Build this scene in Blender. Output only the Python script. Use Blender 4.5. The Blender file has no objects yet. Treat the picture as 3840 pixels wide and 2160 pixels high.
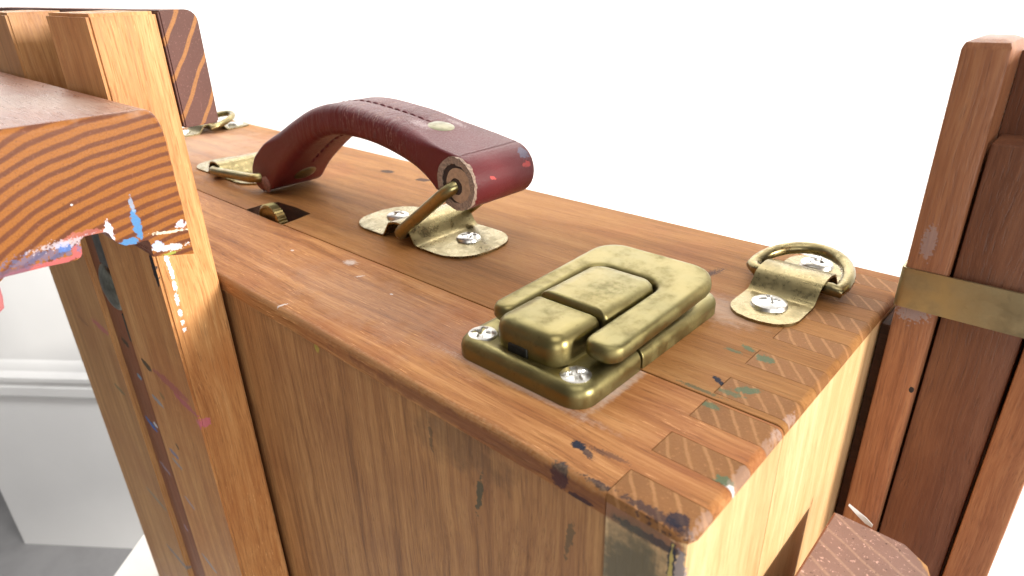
import bpy, bmesh, math, random
from mathutils import Vector, Matrix, Euler
random.seed(7)
MM = 0.001
scn = bpy.context.scene
col = scn.collection

# ------------------------------------------------------------------ camera
cam_d = bpy.data.cameras.new('camera'); cam = bpy.data.objects.new('camera', cam_d); col.objects.link(cam)
CAM = Vector((39.6, -91.8, 100.0))
yaw, pit, rol = math.radians(-43.1285), math.radians(25.1767), math.radians(-1.5437)
fwd = Vector((math.sin(yaw)*math.cos(pit), math.cos(yaw)*math.cos(pit), -math.sin(pit)))
rgt = Vector((math.cos(yaw), -math.sin(yaw), 0)); upv = rgt.cross(fwd)
r2 = rgt*math.cos(rol) + upv*math.sin(rol); u2 = -rgt*math.sin(rol) + upv*math.cos(rol)
M = Matrix((r2, u2, -fwd)).transposed().to_4x4(); M.translation = CAM*MM
cam.matrix_world = M
cam_d.sensor_width = 36; cam_d.lens = 2437.34/3840*36
cam_d.clip_start = 0.005; cam_d.clip_end = 50
cam_d.dof.use_dof = True; cam_d.dof.focus_distance = 0.23; cam_d.dof.aperture_fstop = 20
scn.camera = cam

# ------------------------------------------------------------------ world, lamps, exposure
w = bpy.data.worlds.new('World'); scn.world = w; w.use_nodes = True
w.node_tree.nodes['Background'].inputs[0].default_value = (1.0, 0.97, 0.94, 1)
w.node_tree.nodes['Background'].inputs[1].default_value = 0.20
def area(name, loc, target, sx, sy, power, color):
    d = bpy.data.lights.new(name, 'AREA'); d.shape = 'RECTANGLE'; d.size = sx; d.size_y = sy; d.energy = power; d.color = color
    o = bpy.data.objects.new(name, d); col.objects.link(o); o.location = loc
    o.rotation_euler = (Vector(target)-Vector(loc)).to_track_quat('-Z', 'Y').to_euler(); return o
az, el = math.radians(12), math.radians(11)
kd = Vector((math.cos(el)*math.cos(az), math.cos(el)*math.sin(az), math.sin(el)))
area('sun_patch_lamp', kd*3.0, (0, 0, 0), 0.42, 0.42, 165, (1.0, 0.95, 0.87))
area('top_fill_lamp', (0.35, -0.35, 1.8), (-0.05, 0.03, 0), 1.3, 1.3, 20, (1.0, 0.97, 0.93))  # added soft overhead fill for the box top
area('side_fill_lamp', (1.5, -1.3, 0.15), (-0.2, 0.0, -0.1), 1.2, 1.0, 20, (1.0, 0.97, 0.93))  # added fill for the right-facing and front faces
area('wall_fill_lamp', (-0.30, 0.24, 0.90), (-0.914, 1.029, 0.56), 2.2, 0.5, 46, (1.0, 0.99, 0.97))  # added unseen fill that brightens the wall to white
scn.view_settings.view_transform = 'Standard'; scn.view_settings.look = 'None'
scn.view_settings.exposure = 0.0; scn.view_settings.gamma = 1.0
scn.render.engine = 'CYCLES'

# ------------------------------------------------------------------ node helpers
class NT:
    def __init__(s, name):
        s.m = bpy.data.materials.new(name); s.m.use_nodes = True; s.t = s.m.node_tree
        s.b = s.t.nodes['Principled BSDF']; s.P = None
    def n(s, typ, **kw):
        x = s.t.nodes.new(typ)
        for k, v in kw.items(): setattr(x, k, v)
        return x
    def l(s, a, b): s.t.links.new(a, b)
    def put(s, sock, v):
        if hasattr(v, 'is_output'): s.l(v, sock)
        elif isinstance(v, (tuple, list)) and len(v) == 3 and len(sock.default_value) == 4: sock.default_value = (*v, 1)
        else: sock.default_value = v
    def mm(s, seed=0):                                 # object coordinates in millimetres
        if s.P is None:
            tc = s.n('ShaderNodeTexCoord'); v = s.n('ShaderNodeVectorMath', operation='SCALE'); s.l(tc.outputs['Object'], v.inputs[0]); v.inputs['Scale'].default_value = 1000
            s.P = v.outputs[0]
        if not seed: return s.P
        a = s.n('ShaderNodeVectorMath', operation='ADD'); s.l(s.P, a.inputs[0]); a.inputs[1].default_value = (seed*17.3, seed*9.1, seed*13.7); return a.outputs[0]
    def noise(s, vec, scale=1.0, detail=2, rough=.5, dist=0.0):
        x = s.n('ShaderNodeTexNoise'); s.l(vec, x.inputs['Vector']); x.inputs['Scale'].default_value = scale; x.inputs['Detail'].default_value = detail
        x.inputs['Roughness'].default_value = rough; x.inputs['Distortion'].default_value = dist; return x.outputs['Fac']
    def scale3(s, vec, sc):
        x = s.n('ShaderNodeVectorMath', operation='MULTIPLY'); s.l(vec, x.inputs[0]); x.inputs[1].default_value = sc; return x.outputs[0]
    def math(s, op, a, b=0.0, clamp=False):
        x = s.n('ShaderNodeMath', operation=op, use_clamp=clamp); s.put(x.inputs[0], a); s.put(x.inputs[1], b); return x.outputs[0]
    def rng(s, v, a, b, c=0.0, d=1.0, smooth=True):
        x = s.n('ShaderNodeMapRange', interpolation_type='SMOOTHSTEP' if smooth else 'LINEAR'); s.put(x.inputs[0], v)
        for i, q in enumerate((a, b, c, d)): x.inputs[i+1].default_value = q
        return x.outputs[0]
    def mix(s, f, a, b, mode='MIX'):
        x = s.n('ShaderNodeMix', data_type='RGBA', blend_type=mode); s.put(x.inputs[0], f); s.put(x.inputs[6], a); s.put(x.inputs[7], b); return x.outputs[2]
    def ramp(s, v, stops):
        x = s.n('ShaderNodeValToRGB'); e = x.color_ramp.elements
        while len(e) < len(stops): e.new(.5)
        for i, (p, c) in enumerate(stops): e[i].position = p; e[i].color = (*c, 1)
        s.l(v, x.inputs[0]); return x.outputs[0]
    def bump(s, h, strength, dist):
        x = s.n('ShaderNodeBump'); s.l(h, x.inputs['Height']); x.inputs['Strength'].default_value = strength; x.inputs['Distance'].default_value = dist*MM
        s.l(x.outputs[0], s.b.inputs['Normal'])
    def stains(s, c, lst, rough=None):
        if not lst: return c
        cache = {}
        for st in lst:
            ns = st.get('ns', .5)
            if ns not in cache: cache[ns] = s.noise(s.mm(), ns, 3, .65)
            mp = s.n('ShaderNodeMapping', vector_type='TEXTURE'); s.l(s.mm(), mp.inputs[0])
            mp.inputs['Location'].default_value = st['c']; mp.inputs['Scale'].default_value = st['r']; mp.inputs['Rotation'].default_value = [math.radians(q) for q in st.get('rot', (0, 0, 0))]
            ln = s.n('ShaderNodeVectorMath', operation='LENGTH'); s.l(mp.outputs[0], ln.inputs[0])
            amt = st.get('n', 1.2)
            d = s.math('ADD', ln.outputs['Value'], s.math('MULTIPLY', s.math('SUBTRACT', cache[ns], .5), amt*2))
            so = st.get('soft', .12)
            f = s.rng(d, 1-so, 1+so, st.get('a', 1.0), 0.0)
            c = s.mix(f, c, st['col'])
        return c
    def out(s, color, rough=.45, metal=0.0, spec=None, coat=None):
        s.put(s.b.inputs['Base Color'], color); s.put(s.b.inputs['Roughness'], rough); s.put(s.b.inputs['Metallic'], metal)
        if spec is not None: s.b.inputs['Specular IOR Level'].default_value = spec
        if coat: s.b.inputs['Coat Weight'].default_value = coat; s.b.inputs['Coat Roughness'].default_value = .25
        return s.m

def ax(axis, along, across):
    return tuple(along if i == axis else across for i in range(3))
def wood(name, axis, dark, mid, light, seed=1, stains=(), rough=.45, pore=.5, fleck=.35, blotch=.35, spec=.4, band=.22, red=(.26, .07, .03)):
    t = NT(name); p = t.mm(seed)
    wob = t.noise(t.scale3(p, ax(axis, .012, .03)), 1, 2)
    wv = t.n('ShaderNodeVectorMath', operation='SCALE'); cc = t.n('ShaderNodeCombineXYZ')
    for i in range(3):
        if i != axis: t.l(wob, cc.inputs[i])
    t.l(cc.outputs[0], wv.inputs[0]); wv.inputs['Scale'].default_value = 9
    ad = t.n('ShaderNodeVectorMath', operation='ADD'); t.l(p, ad.inputs[0]); t.l(wv.outputs[0], ad.inputs[1]); q = ad.outputs[0]
    fib = t.noise(t.scale3(q, ax(axis, .045, 1.25)), 1, 5, .72)
    bnd = t.noise(t.scale3(q, ax(axis, .006, band)), 1, 3, .55)
    blo = t.noise(p, .022, 3, .6)
    v = t.math('ADD', t.math('MULTIPLY', fib, .5), t.math('MULTIPLY', bnd, .5))
    c = t.ramp(v, [(.355, dark), (.5, mid), (.635, light)])
    c = t.mix(t.math('MULTIPLY', t.rng(blo, .45, .72), blotch), c, red)
    por = t.rng(t.noise(t.scale3(q, ax(axis, .10, 2.6)), 1, 2, .6), .56, .70)
    c = t.mix(t.math('MULTIPLY', por, pore), c, tuple(x*.42 for x in dark))
    fl = t.rng(t.noise(t.scale3(t.mm(seed+5), ax(axis, .14, 2.1)), 1, 3, .7), .60, .72)
    wr = t.rng(t.noise(t.mm(seed+9), .05, 3, .6), .35, .65)
    c = t.mix(t.math('MULTIPLY', t.math('MULTIPLY', fl, wr), fleck), c, tuple(min(1, x*1.55+.03) for x in light))
    c = t.stains(c, stains)
    h = t.math('SUBTRACT', fib, t.math('MULTIPLY', por, .6))
    t.bump(h, .5, .22)
    rg = t.math('ADD', t.math('MULTIPLY', t.math('SUBTRACT', fib, .5), .3), rough)
    return t.out(c, rg, spec=spec)
def endgrain(name, base, line, seed, centre=None, freq=.33, direction=None, width=(.45, .75), stains=(), rough=.5, speck=.4, along=0, distort=1.6, coarse=4.0, spf=1.3, spec=.2):
    t = NT(name); p = t.mm(seed)
    if centre is not None:
        sb = t.n('ShaderNodeVectorMath', operation='SUBTRACT'); t.l(t.mm(), sb.inputs[0]); sb.inputs[1].default_value = centre
        m3 = t.scale3(sb.outputs[0], ax(along, .12, 1.0))
        ln = t.n('ShaderNodeVectorMath', operation='LENGTH'); t.l(m3, ln.inputs[0]); d = ln.outputs['Value']
    else:
        dp = t.n('ShaderNodeVectorMath', operation='DOT_PRODUCT'); t.l(t.mm(), dp.inputs[0]); dp.inputs[1].default_value = direction; d = dp.outputs['Value']
    d = t.math('ADD', d, t.math('MULTIPLY', t.noise(t.mm(), .045, 2), coarse))
    d = t.math('ADD', d, t.math('MULTIPLY', t.noise(p, .9, 3, .7), distort*.55))
    wv = t.math('ADD', t.math('MULTIPLY', t.math('SINE', t.math('MULTIPLY', d, freq*6.2832)), .5), .5)
    f = t.rng(wv, width[0], width[1])
    gr = t.noise(p, 2.2, 3, .7)
    f = t.math('MULTIPLY', f, t.rng(gr, .25, .55, .45, 1.0))
    var = t.noise(p, .06, 2)
    c = t.mix(f, t.mix(var, base, tuple(x*.62 for x in base)), line)
    sp = t.rng(t.noise(p, spf, 3, .7), .58, .70)
    c = t.mix(t.math('MULTIPLY', sp, speck), c, tuple(min(1, x*1.9+.04) for x in base))
    dk = t.rng(t.noise(t.mm(seed+3), spf*.85, 3, .7), .60, .72)
    c = t.mix(t.math('MULTIPLY', dk, speck), c, tuple(x*.35 for x in base))
    c = t.stains(c, stains)
    t.bump(t.noise(p, 1.5, 4, .7), .45, .3)
    return t.out(c, rough, spec=spec)
def brass(name, base=(.42, .33, .12), dark=(.14, .10, .04), rough=.34, tarnish=.6, sc=.25, seed=2, green=(.30, .30, .15), bump=.1):
    t = NT(name); p = t.mm(seed)
    n1 = t.noise(p, sc*.35, 3, .6); n2 = t.noise(p, sc*3.2, 4, .75); n3 = t.noise(p, sc*1.1, 4, .7)
    c = t.mix(t.rng(n1, .35, .65, 0, .55), base, green)
    c = t.mix(t.rng(n3, .50, .70, 0, tarnish*.7), c, tuple(x*.55 for x in base))
    c = t.mix(t.rng(n2, .60, .74, 0, tarnish), c, dark)
    r = t.math('ADD', t.rng(n3, .4, .7, 0, .22), rough)
    t.bump(n3, .25, bump)
    return t.out(c, r, 1.0)
def plain(name, c, rough=.5, metal=0.0, var=.15, sc=.3, bump=0.0):
    t = NT(name); n = t.noise(t.mm(3), sc, 4, .65)
    t_c = t.mix(t.rng(n, .3, .7, 0, 1), c, tuple(x*(1-var) for x in c))
    if bump: t.bump(n, .5, bump)
    return t.out(t_c, rough, metal)

NAVY = (.012, .014, .028); GREEN = (.07, .13, .075); DUST = (.62, .55, .50); WHITE = (.66, .65, .65); BLUE = (.09, .23, .46); PINK = (.62, .10, .22); SKY = (.16, .34, .50); RED = (.6, .08, .07)

# ------------------------------------------------------------------ stains and dark-painted dents on the lid and case tops (box millimetres)
top_st = [dict(c=(-34.3, 8.7, 0), r=(1.9, 1.4, 3), col=NAVY, n=1.2, ns=1.3), dict(c=(-31.0, 7.8, 0), r=(2.4, .9, 3), rot=(0, 0, -30), col=NAVY, n=1.4, ns=1.6, a=.8), dict(c=(-27, 10.5, 0), r=(5, .9, 3), rot=(0, 0, 8), col=NAVY, n=1.7, ns=1.6, a=.5),
    dict(c=(-21.0, 1.2, -.5), r=(6.0, .8, 3), col=NAVY, n=1.5, ns=1.0, a=.85), dict(c=(-33.0, .2, -2.6), r=(2.6, 2.2, 3.6), col=NAVY, n=.7, ns=.9), dict(c=(-27.0, .1, -6.0), r=(3.6, 2.2, .8), col=NAVY, n=.9, ns=.9, a=.9),
    dict(c=(-200, 0.6, -.8), r=(205, 1.1, 1.3), col=(.52, .34, .18), n=1.2, ns=.9, a=.3, soft=.6),
    dict(c=(-60, 0.2, -4.0), r=(60, 1.5, 2.4), col=(.13, .045, .03), n=.8, ns=.2, a=.6, soft=.4),
    dict(c=(-64, 18.2, 0), r=(22, 1.3, 2), col=DUST, n=1.0, ns=.7, a=.38, soft=.9), dict(c=(-40.2, 36, 0), r=(1.3, 13, 2), col=DUST, n=1.0, ns=.7, a=.5, soft=.9),
    dict(c=(-135, 24, 0), r=(46, 13, 2), col=DUST, n=1.1, ns=.12, a=.12, soft=.8), dict(c=(-172, 40, 0), r=(3, 2, 2), col=DUST, n=1.2, ns=.5, a=.7, soft=.6),
    dict(c=(-158.4, 1.9, 0), r=(2.0, .5, 2), rot=(0, 0, 75), col=WHITE, n=1.5, ns=1.8, a=.7), dict(c=(-157.8, 34.2, 0), r=(1.6, .5, 2), rot=(0, 0, 60), col=WHITE, n=1.5, ns=1.8, a=.6), dict(c=(-135.7, 32.1, 0), r=(.7, .4, 2), col=WHITE, n=1.0, ns=1.6, a=.8), dict(c=(-202.6, 31.9, 0), r=(.9, .6, 2), col=WHITE, n=.8, ns=1.2, a=.7)]
case_st = [dict(c=(-273, 136.5, 0), r=(5, 2.6, 2), rot=(0, 0, 10), col=(.05, .022, .012), n=.5, ns=.5), dict(c=(-242, 137.4, 0), r=(5, 2.6, 2), rot=(0, 0, 10), col=(.06, .025, .014), n=.5, ns=.5),  # dark ovals: shade of two small dents put into the colour
    dict(c=(-58, 117, 0), r=(9, 1.6, 2), rot=(0, 0, 75), col=NAVY, n=2.2, ns=1.6, a=.7), dict(c=(-22.0, 55.5, 0), r=(2.4, .9, 2), rot=(0, 0, -35), col=NAVY, n=1.2, ns=1.2), dict(c=(-23, 77, 0), r=(2.4, 1.0, 2), rot=(0, 0, -20), col=GREEN, n=1.2, ns=1.2, a=.8), dict(c=(-26, 73, 0), r=(2.6, .8, 2), col=GREEN, n=1.4, ns=1.2, a=.7),
    dict(c=(-24, 48.5, 0), r=(6, .7, 2), col=(.05, .08, .05), n=1.4, ns=1.0, a=.7),
    dict(c=(-40, 96, 0), r=(12, 8, 2), col=DUST, n=1.0, ns=.3, a=.25, soft=.8), dict(c=(-430, 100, 0), r=(60, 40, 2), col=DUST, n=1.2, ns=.05, a=.2, soft=.8)]
fing_st = [dict(c=(-14, 56, 0), r=(3.2, 1.6, 3), rot=(0, 0, 30), col=GREEN, n=1.3, ns=.9, a=.8), dict(c=(-17, 52, 0), r=(3.5, 1.1, 3), col=GREEN, n=1.4, ns=.9, a=.65), dict(c=(-17, 74.5, 0), r=(2.6, 1.8, 3), col=GREEN, n=1.2, ns=.9, a=.8), dict(c=(-19, 43.5, 0), r=(3.2, 1.1, 3), col=GREEN, n=1.2, ns=.9, a=.75),
    dict(c=(-2.4, 19.8, 0), r=(2.6, 1.6, 3), col=GREEN, n=1.2, ns=.9, a=.8), dict(c=(-.6, 18.6, -1), r=(1.2, 1.2, 2), col=WHITE, n=.8, ns=1.2), dict(c=(-4.5, 2.8, 0), r=(2.2, 2.4, 4), col=NAVY, n=1.2, ns=.9, a=.85), dict(c=(-9, 1.5, -1), r=(8, 1.4, 4), col=NAVY, n=1.2, ns=.7, a=.7),
    dict(c=(-.7, 48, -.6), r=(1.3, 6, 2.4), col=(.45, .36, .34), n=1.2, ns=.8, a=.35), dict(c=(-.7, 24, -1), r=(1.6, 24, 2.4), col=(.42, .32, .28), n=1.1, ns=.9, a=.3)]
panel_st = [dict(c=(-62, 1.5, -27), r=(1.0, 3, 8), rot=(0, 8, 0), col=(.04, .055, .035), n=1.5, ns=.5, a=.8), dict(c=(-81, 1.5, -17), r=(.8, 3, 4), col=(.06, .05, .03), n=1.5, ns=.5, a=.6), dict(c=(-31, 1.5, -22), r=(1.0, 3, 6), rot=(0, 8, 0), col=(.06, .06, .035), n=1.5, ns=.6, a=.6),
    dict(c=(-138, 1.5, -9.5), r=(1.5, 3, 1.5), col=(.45, .36, .06), n=.8, ns=.8, a=.7), dict(c=(-70, 1.5, -14), r=(18, 3, 8), col=(.07, .04, .022), n=1.2, ns=.15, a=.45, soft=.6)]
edge_st = [dict(c=(-14, 0, -4.4), r=(16, 1.6, 2.6), col=(.20, .07, .032), n=.35, ns=.5, a=.9, soft=.2), dict(c=(-9, 0, -5.6), r=(9, 1.6, 1.2), col=NAVY, n=1.2, ns=.8, a=.8), dict(c=(-12, 0, -25), r=(10.2, 2.2, 20), rot=(0, 0, 0), col=(.075, .070, .042), n=.5, ns=.25, a=.9, soft=.35), dict(c=(-2.2, 0.8, -14), r=(1.3, 3, 9), col=(.22, .19, .2), n=.9, ns=.5, a=.9), dict(c=(-3.6, 1.4, -9), r=(.9, 3, 6), col=NAVY, n=1.0, ns=.6), dict(c=(-3.7, .6, -14), r=(.45, 3, 9), col=(.55, .42, .12), n=1.0, ns=.6, a=.8)]

W_LID = wood('wood_lid_top', 0, (.20, .072, .022), (.36, .152, .050), (.50, .25, .095), 1, top_st, rough=.58, pore=.42, fleck=.8, blotch=.35, spec=.16)
W_CASE = wood('wood_case_top', 0, (.175, .072, .021), (.275, .122, .038), (.355, .176, .063), 4, case_st, rough=.62, pore=.32, fleck=.4, blotch=.25, band=.12, spec=.12)
W_END = wood('wood_end_board', 2, (.52, .30, .13), (.66, .42, .20), (.76, .53, .29), 7, edge_st, rough=.4, pore=.25, fleck=.3, blotch=.12, red=(.45, .18, .07), band=.12)
W_PANEL = wood('wood_front_panel', 2, (.21, .092, .034), (.385, .182, .066), (.51, .27, .105), 12, panel_st, rough=.55, pore=.35, fleck=.25, blotch=.3, red=(.20, .07, .03), band=.3)
W_FING = endgrain('wood_finger_end_grain', (.285, .128, .046), (.35, .172, .070), 3, direction=(.80, .60, .25), freq=.23, width=(.84, 1.0), stains=fing_st, rough=.6, speck=.3, distort=1.3, spec=.14)
W_SHADE = wood('wood_painted_shade', 0, (.03, .013, .007), (.05, .021, .011), (.07, .03, .015), 21, rough=.8)  # shade of the slot and gaps put into a near-black wood colour

# ------------------------------------------------------------------ mesh helpers (millimetres)
def finish(bm, name, smooth=None):
    bmesh.ops.recalc_face_normals(bm, faces=bm.faces)
    for v in bm.verts: v.co *= MM
    me = bpy.data.meshes.new(name); bm.to_mesh(me); bm.free()
    if smooth is not None:
        for p in me.polygons: p.use_smooth = True
        me.set_sharp_from_angle(angle=math.radians(smooth))
    return me
def link(name, me, mat, parent=None, loc=None, rot=None):
    o = bpy.data.objects.new(name, me); col.objects.link(o)
    if mat is not None and not me.materials: me.materials.append(mat)
    if loc is not None: o.location = Vector(loc)*MM
    if rot is not None: o.rotation_euler = rot
    if parent is not None:
        o.parent = parent; o.matrix_parent_inverse = INV.get(parent.name, Matrix())
    return o
INV = {}
def bevel_if(bm, test, off, seg=3):
    es = [e for e in bm.edges if test(*[v.co for v in e.verts])]
    if es: bmesh.ops.bevel(bm, geom=es, offset=off, segments=seg, affect='EDGES', profile=.5, clamp_overlap=True)
def box_bm(x0, x1, y0, y1, z0, z1):
    bm = bmesh.new(); bmesh.ops.create_cube(bm, size=1)
    for v in bm.verts: v.co = Vector((x0 if v.co.x < 0 else x1, y0 if v.co.y < 0 else y1, z0 if v.co.z < 0 else z1))
    return bm
def box(name, dims, mat, parent, bev=.4, seg=2, rules=()):
    bm = box_bm(*dims)
    for tst, off, sg in rules: bevel_if(bm, tst, off, sg)
    if bev: bmesh.ops.bevel(bm, geom=[e for e in bm.edges if e.calc_face_angle(0) > .9], offset=bev, segments=seg, affect='EDGES', profile=.5, clamp_overlap=True)
    return link(name, finish(bm, name, 40), mat, parent)
def prism_bm(poly, axis, a0, a1):
    bm = bmesh.new()
    def P(p, a): return {0: (a, p[0], p[1]), 1: (p[0], a, p[1]), 2: (p[0], p[1], a)}[axis]
    A = [bm.verts.new(P(p, a0)) for p in poly]; B = [bm.verts.new(P(p, a1)) for p in poly]; n = len(poly)
    bm.faces.new(A); bm.faces.new(B[::-1])
    for i in range(n): bm.faces.new((A[i], A[(i+1) % n], B[(i+1) % n], B[i]))
    bmesh.ops.recalc_face_normals(bm, faces=bm.faces)
    return bm
def arc(cx, cy, r, a0, a1, n=6):
    return [(cx+r*math.cos(math.radians(a0+(a1-a0)*i/n)), cy+r*math.sin(math.radians(a0+(a1-a0)*i/n))) for i in range(n+1)]
def rrect(x0, x1, y0, y1, rs, n=6):
    rs = [rs]*4 if not isinstance(rs, (list, tuple)) else rs      # fl, fr, br, bl
    rs = [max(r, .05) for r in rs]
    return arc(x0+rs[0], y0+rs[0], rs[0], 180, 270, n)+arc(x1-rs[1], y0+rs[1], rs[1], 270, 360, n)+arc(x1-rs[2], y1-rs[2], rs[2], 0, 90, n)+arc(x0+rs[3], y1-rs[3], rs[3], 90, 180, n)
def loft(name, dims, rs, prof, mat, parent, n=6, sides=(1, 1, 1, 1), smooth=50):
    """stack of rounded rectangles: prof = [(inset, z)], sides scale the inset on front, right, back, left"""
    bm = bmesh.new(); x0, x1, y0, y1 = dims; prev = None; L = rs if isinstance(rs, (list, tuple)) else [rs]*4
    for ins, z in prof:
        pts = rrect(x0+ins*sides[3], x1-ins*sides[1], y0+ins*sides[0], y1-ins*sides[2], [max(r-ins, .3) for r in L], n)
        ring = [bm.verts.new((x, y, z)) for x, y in pts]
        if prev:
            for i in range(len(ring)): bm.faces.new((prev[i], prev[(i+1) % len(ring)], ring[(i+1) % len(ring)], ring[i]))
        else: bm.faces.new(ring[::-1])
        prev = ring
    bm.faces.new(prev)
    return link(name, finish(bm, name, smooth), mat, parent)
def tube_bm(bm, pts, r, seg=12, closed=False):
    pts = [Vector(p) for p in pts]; n = len(pts); rings = []
    up = None
    for i, p in enumerate(pts):
        a = pts[(i-1) % n] if closed or i > 0 else p; b = pts[(i+1) % n] if closed or i < n-1 else p
        t = (b-a).normalized()
        if up is None: up = t.orthogonal().normalized()
        up = (up - t*up.dot(t)).normalized(); s = t.cross(up)
        rr = r[i] if isinstance(r, (list, tuple)) else r
        rings.append([bm.verts.new(p+(up*math.cos(k*2*math.pi/seg)+s*math.sin(k*2*math.pi/seg))*rr) for k in range(seg)])
    m = n if closed else n-1
    for i in range(m):
        A, B = rings[i], rings[(i+1) % n]
        off = 0
        if closed and i == n-1:                                     # match twist when closing
            off = min(range(seg), key=lambda k: (A[0].co-B[k].co).length)
        for k in range(seg): bm.faces.new((A[k], A[(k+1) % seg], B[(k+1+off) % seg], B[(k+off) % seg]))
    if not closed: bm.faces.new(rings[0][::-1]); bm.faces.new(rings[-1])
def tube(name, pts, r, mat, parent, seg=12, closed=False):
    bm = bmesh.new(); tube_bm(bm, pts, r, seg, closed); return link(name, finish(bm, name, 60), mat, parent)
def round_path(pts, rad, n=5, closed=True):
    pts = [Vector(p) for p in pts]; out = []; N = len(pts)
    for i in range(N):
        p = pts[i]
        if not closed and i in (0, N-1): out.append(p); continue
        a, b = pts[i-1], pts[(i+1) % N]; u = (a-p).normalized(); v = (b-p).normalized()
        for k in range(n+1):
            s = k/n; A = p+u*rad*(1-s); B = p+v*rad*s; out.append(A.lerp(B, s))
    return out

BRASS = brass('latch_brass', (.235, .195, .080), (.11, .085, .04), .36, .5, .12, 2, (.185, .168, .080))
BRASS_OLD = brass('bracket_brass', (.27, .215, .105), (.08, .062, .033), .25, .65, .2, 6, (.22, .19, .105))
BRASS_WIRE = brass('wire_brass', (.33, .25, .11), (.08, .06, .03), .28, .7, .4, 9)
BRASS_DULL = brass('band_brass', (.42, .36, .22), (.22, .18, .10), .36, .3, .1, 11, (.36, .31, .19))
STEEL = plain('screw_steel', (.72, .70, .66), .36, 1.0, .35, .9)
DARKM = plain('near_black_metal', (.05, .05, .045), .45, 1.0, .4, .5)  # also the painted shade of the lever notch

# ------------------------------------------------------------------ setting: floor, wall
def setk(o, **kw):
    for k, v in kw.items(): o[k] = v
    return o
FLOOR_Z = -1150.0; TABLE_Z = -400.0
M_FLOOR = plain('floor_grey', (.30, .295, .30), .6, 0, .15, .01)
M_WALL = plain('wall_white_paint', (.80, .795, .79), .55, 0, .04, .004)
fl = link('floor', finish(box_bm(-6000, 4000, -4000, 6000, FLOOR_Z-60, FLOOR_Z), 'floor'), M_FLOOR); setk(fl, kind='structure')
wd = Vector((.7890, .6144, 0)); wn = Vector((.6144, -.7890, 0)); W0 = Vector((-1705, -50, 0))
prof = [(-120, FLOOR_Z), (0, FLOOR_Z), (0, -700), (6, -697), (12, -690), (13, -668), (9, -661), (8, -656), (17, -650), (18, -640), (13, -634), (8, -628), (5, -612), (1, -606), (0, -604), (0, 2200), (-120, 2200)]
bm = bmesh.new(); rings = []
for s in (0, 5600):
    rings.append([bm.verts.new(W0+wd*s+wn*o+Vector((0, 0, z))) for o, z in prof])
bm.faces.new(rings[0]); bm.faces.new(rings[1][::-1])
for i in range(len(prof)): bm.faces.new((rings[0][i], rings[0][(i+1) % len(prof)], rings[1][(i+1) % len(prof)], rings[1][i]))
wl = link('wall', finish(bm, 'wall', 25), M_WALL); setk(wl, kind='structure')

# ------------------------------------------------------------------ white table under the easel
M_TAB = plain('table_white_paint', (.80, .79, .77), .5, 0, .05, .02)
tb = bpy.data.objects.new('table', None); col.objects.link(tb)
td = Vector((-.642, .767, 0)); tn = Vector((.767, .642, 0)); T0 = Vector((-547, -30, 0))
tb.location = (T0+tn*420+Vector((0, 0, FLOOR_Z)))*MM; INV['table'] = Matrix.Translation(-tb.location)
setk(tb, label='white painted plank table that the wooden easel box stands on', category='table')
def obox(name, s0, s1, t0, t1, z0, z1, bev):
    bm = box_bm(s0, s1, t0, t1, z0, z1)
    bmesh.ops.bevel(bm, geom=bm.edges[:], offset=bev, segments=2, affect='EDGES')
    for v in bm.verts: v.co = T0+tn*v.co.x+td*v.co.y+Vector((0, 0, v.co.z))
    return link(name, finish(bm, name, 40), M_TAB, tb)
for k in range(7): obox('plank', k*122, k*122+120.5, -560, 760, TABLE_Z-22, TABLE_Z, 1.2)
for s in (40, 800):
    for t in (-500, 700): obox('leg', s-28, s+28, t-28, t+28, FLOOR_Z, TABLE_Z-22.5, 3)

# ------------------------------------------------------------------ the easel
L0 = -518.0; ZB = TABLE_Z
root = bpy.data.objects.new('box_easel', None); col.objects.link(root); root.location = Vector((-259, 80, ZB))*MM
INV['box_easel'] = Matrix.Translation(-root.location)
setk(root, label="folded wooden artist's box easel with leather handle, brass latch and paint spatters, on white table", category='easel')
G = .14; TB = 6.6; TC = 2.5
def add_prism(bm, poly, axis, a0, a1):
    b2 = prism_bm(poly, axis, a0, a1); me = bpy.data.meshes.new('tmp'); b2.to_mesh(me); b2.free(); bm.from_mesh(me); bpy.data.meshes.remove(me)
end_top = lambda a, b: abs(a.x) < .01 and abs(b.x) < .01 and abs(a.z) < .01 and abs(b.z) < .01
front_top = lambda a, b: abs(a.y) < .01 and abs(b.y) < .01 and abs(a.z) < .01 and abs(b.z) < .01
lid_f = [(0, 9.6), (18.5, 27.6), (36.2, 45.4)]
case_f = [(49.6+19*i, 59.1+19*i) for i in range(6)]
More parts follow.
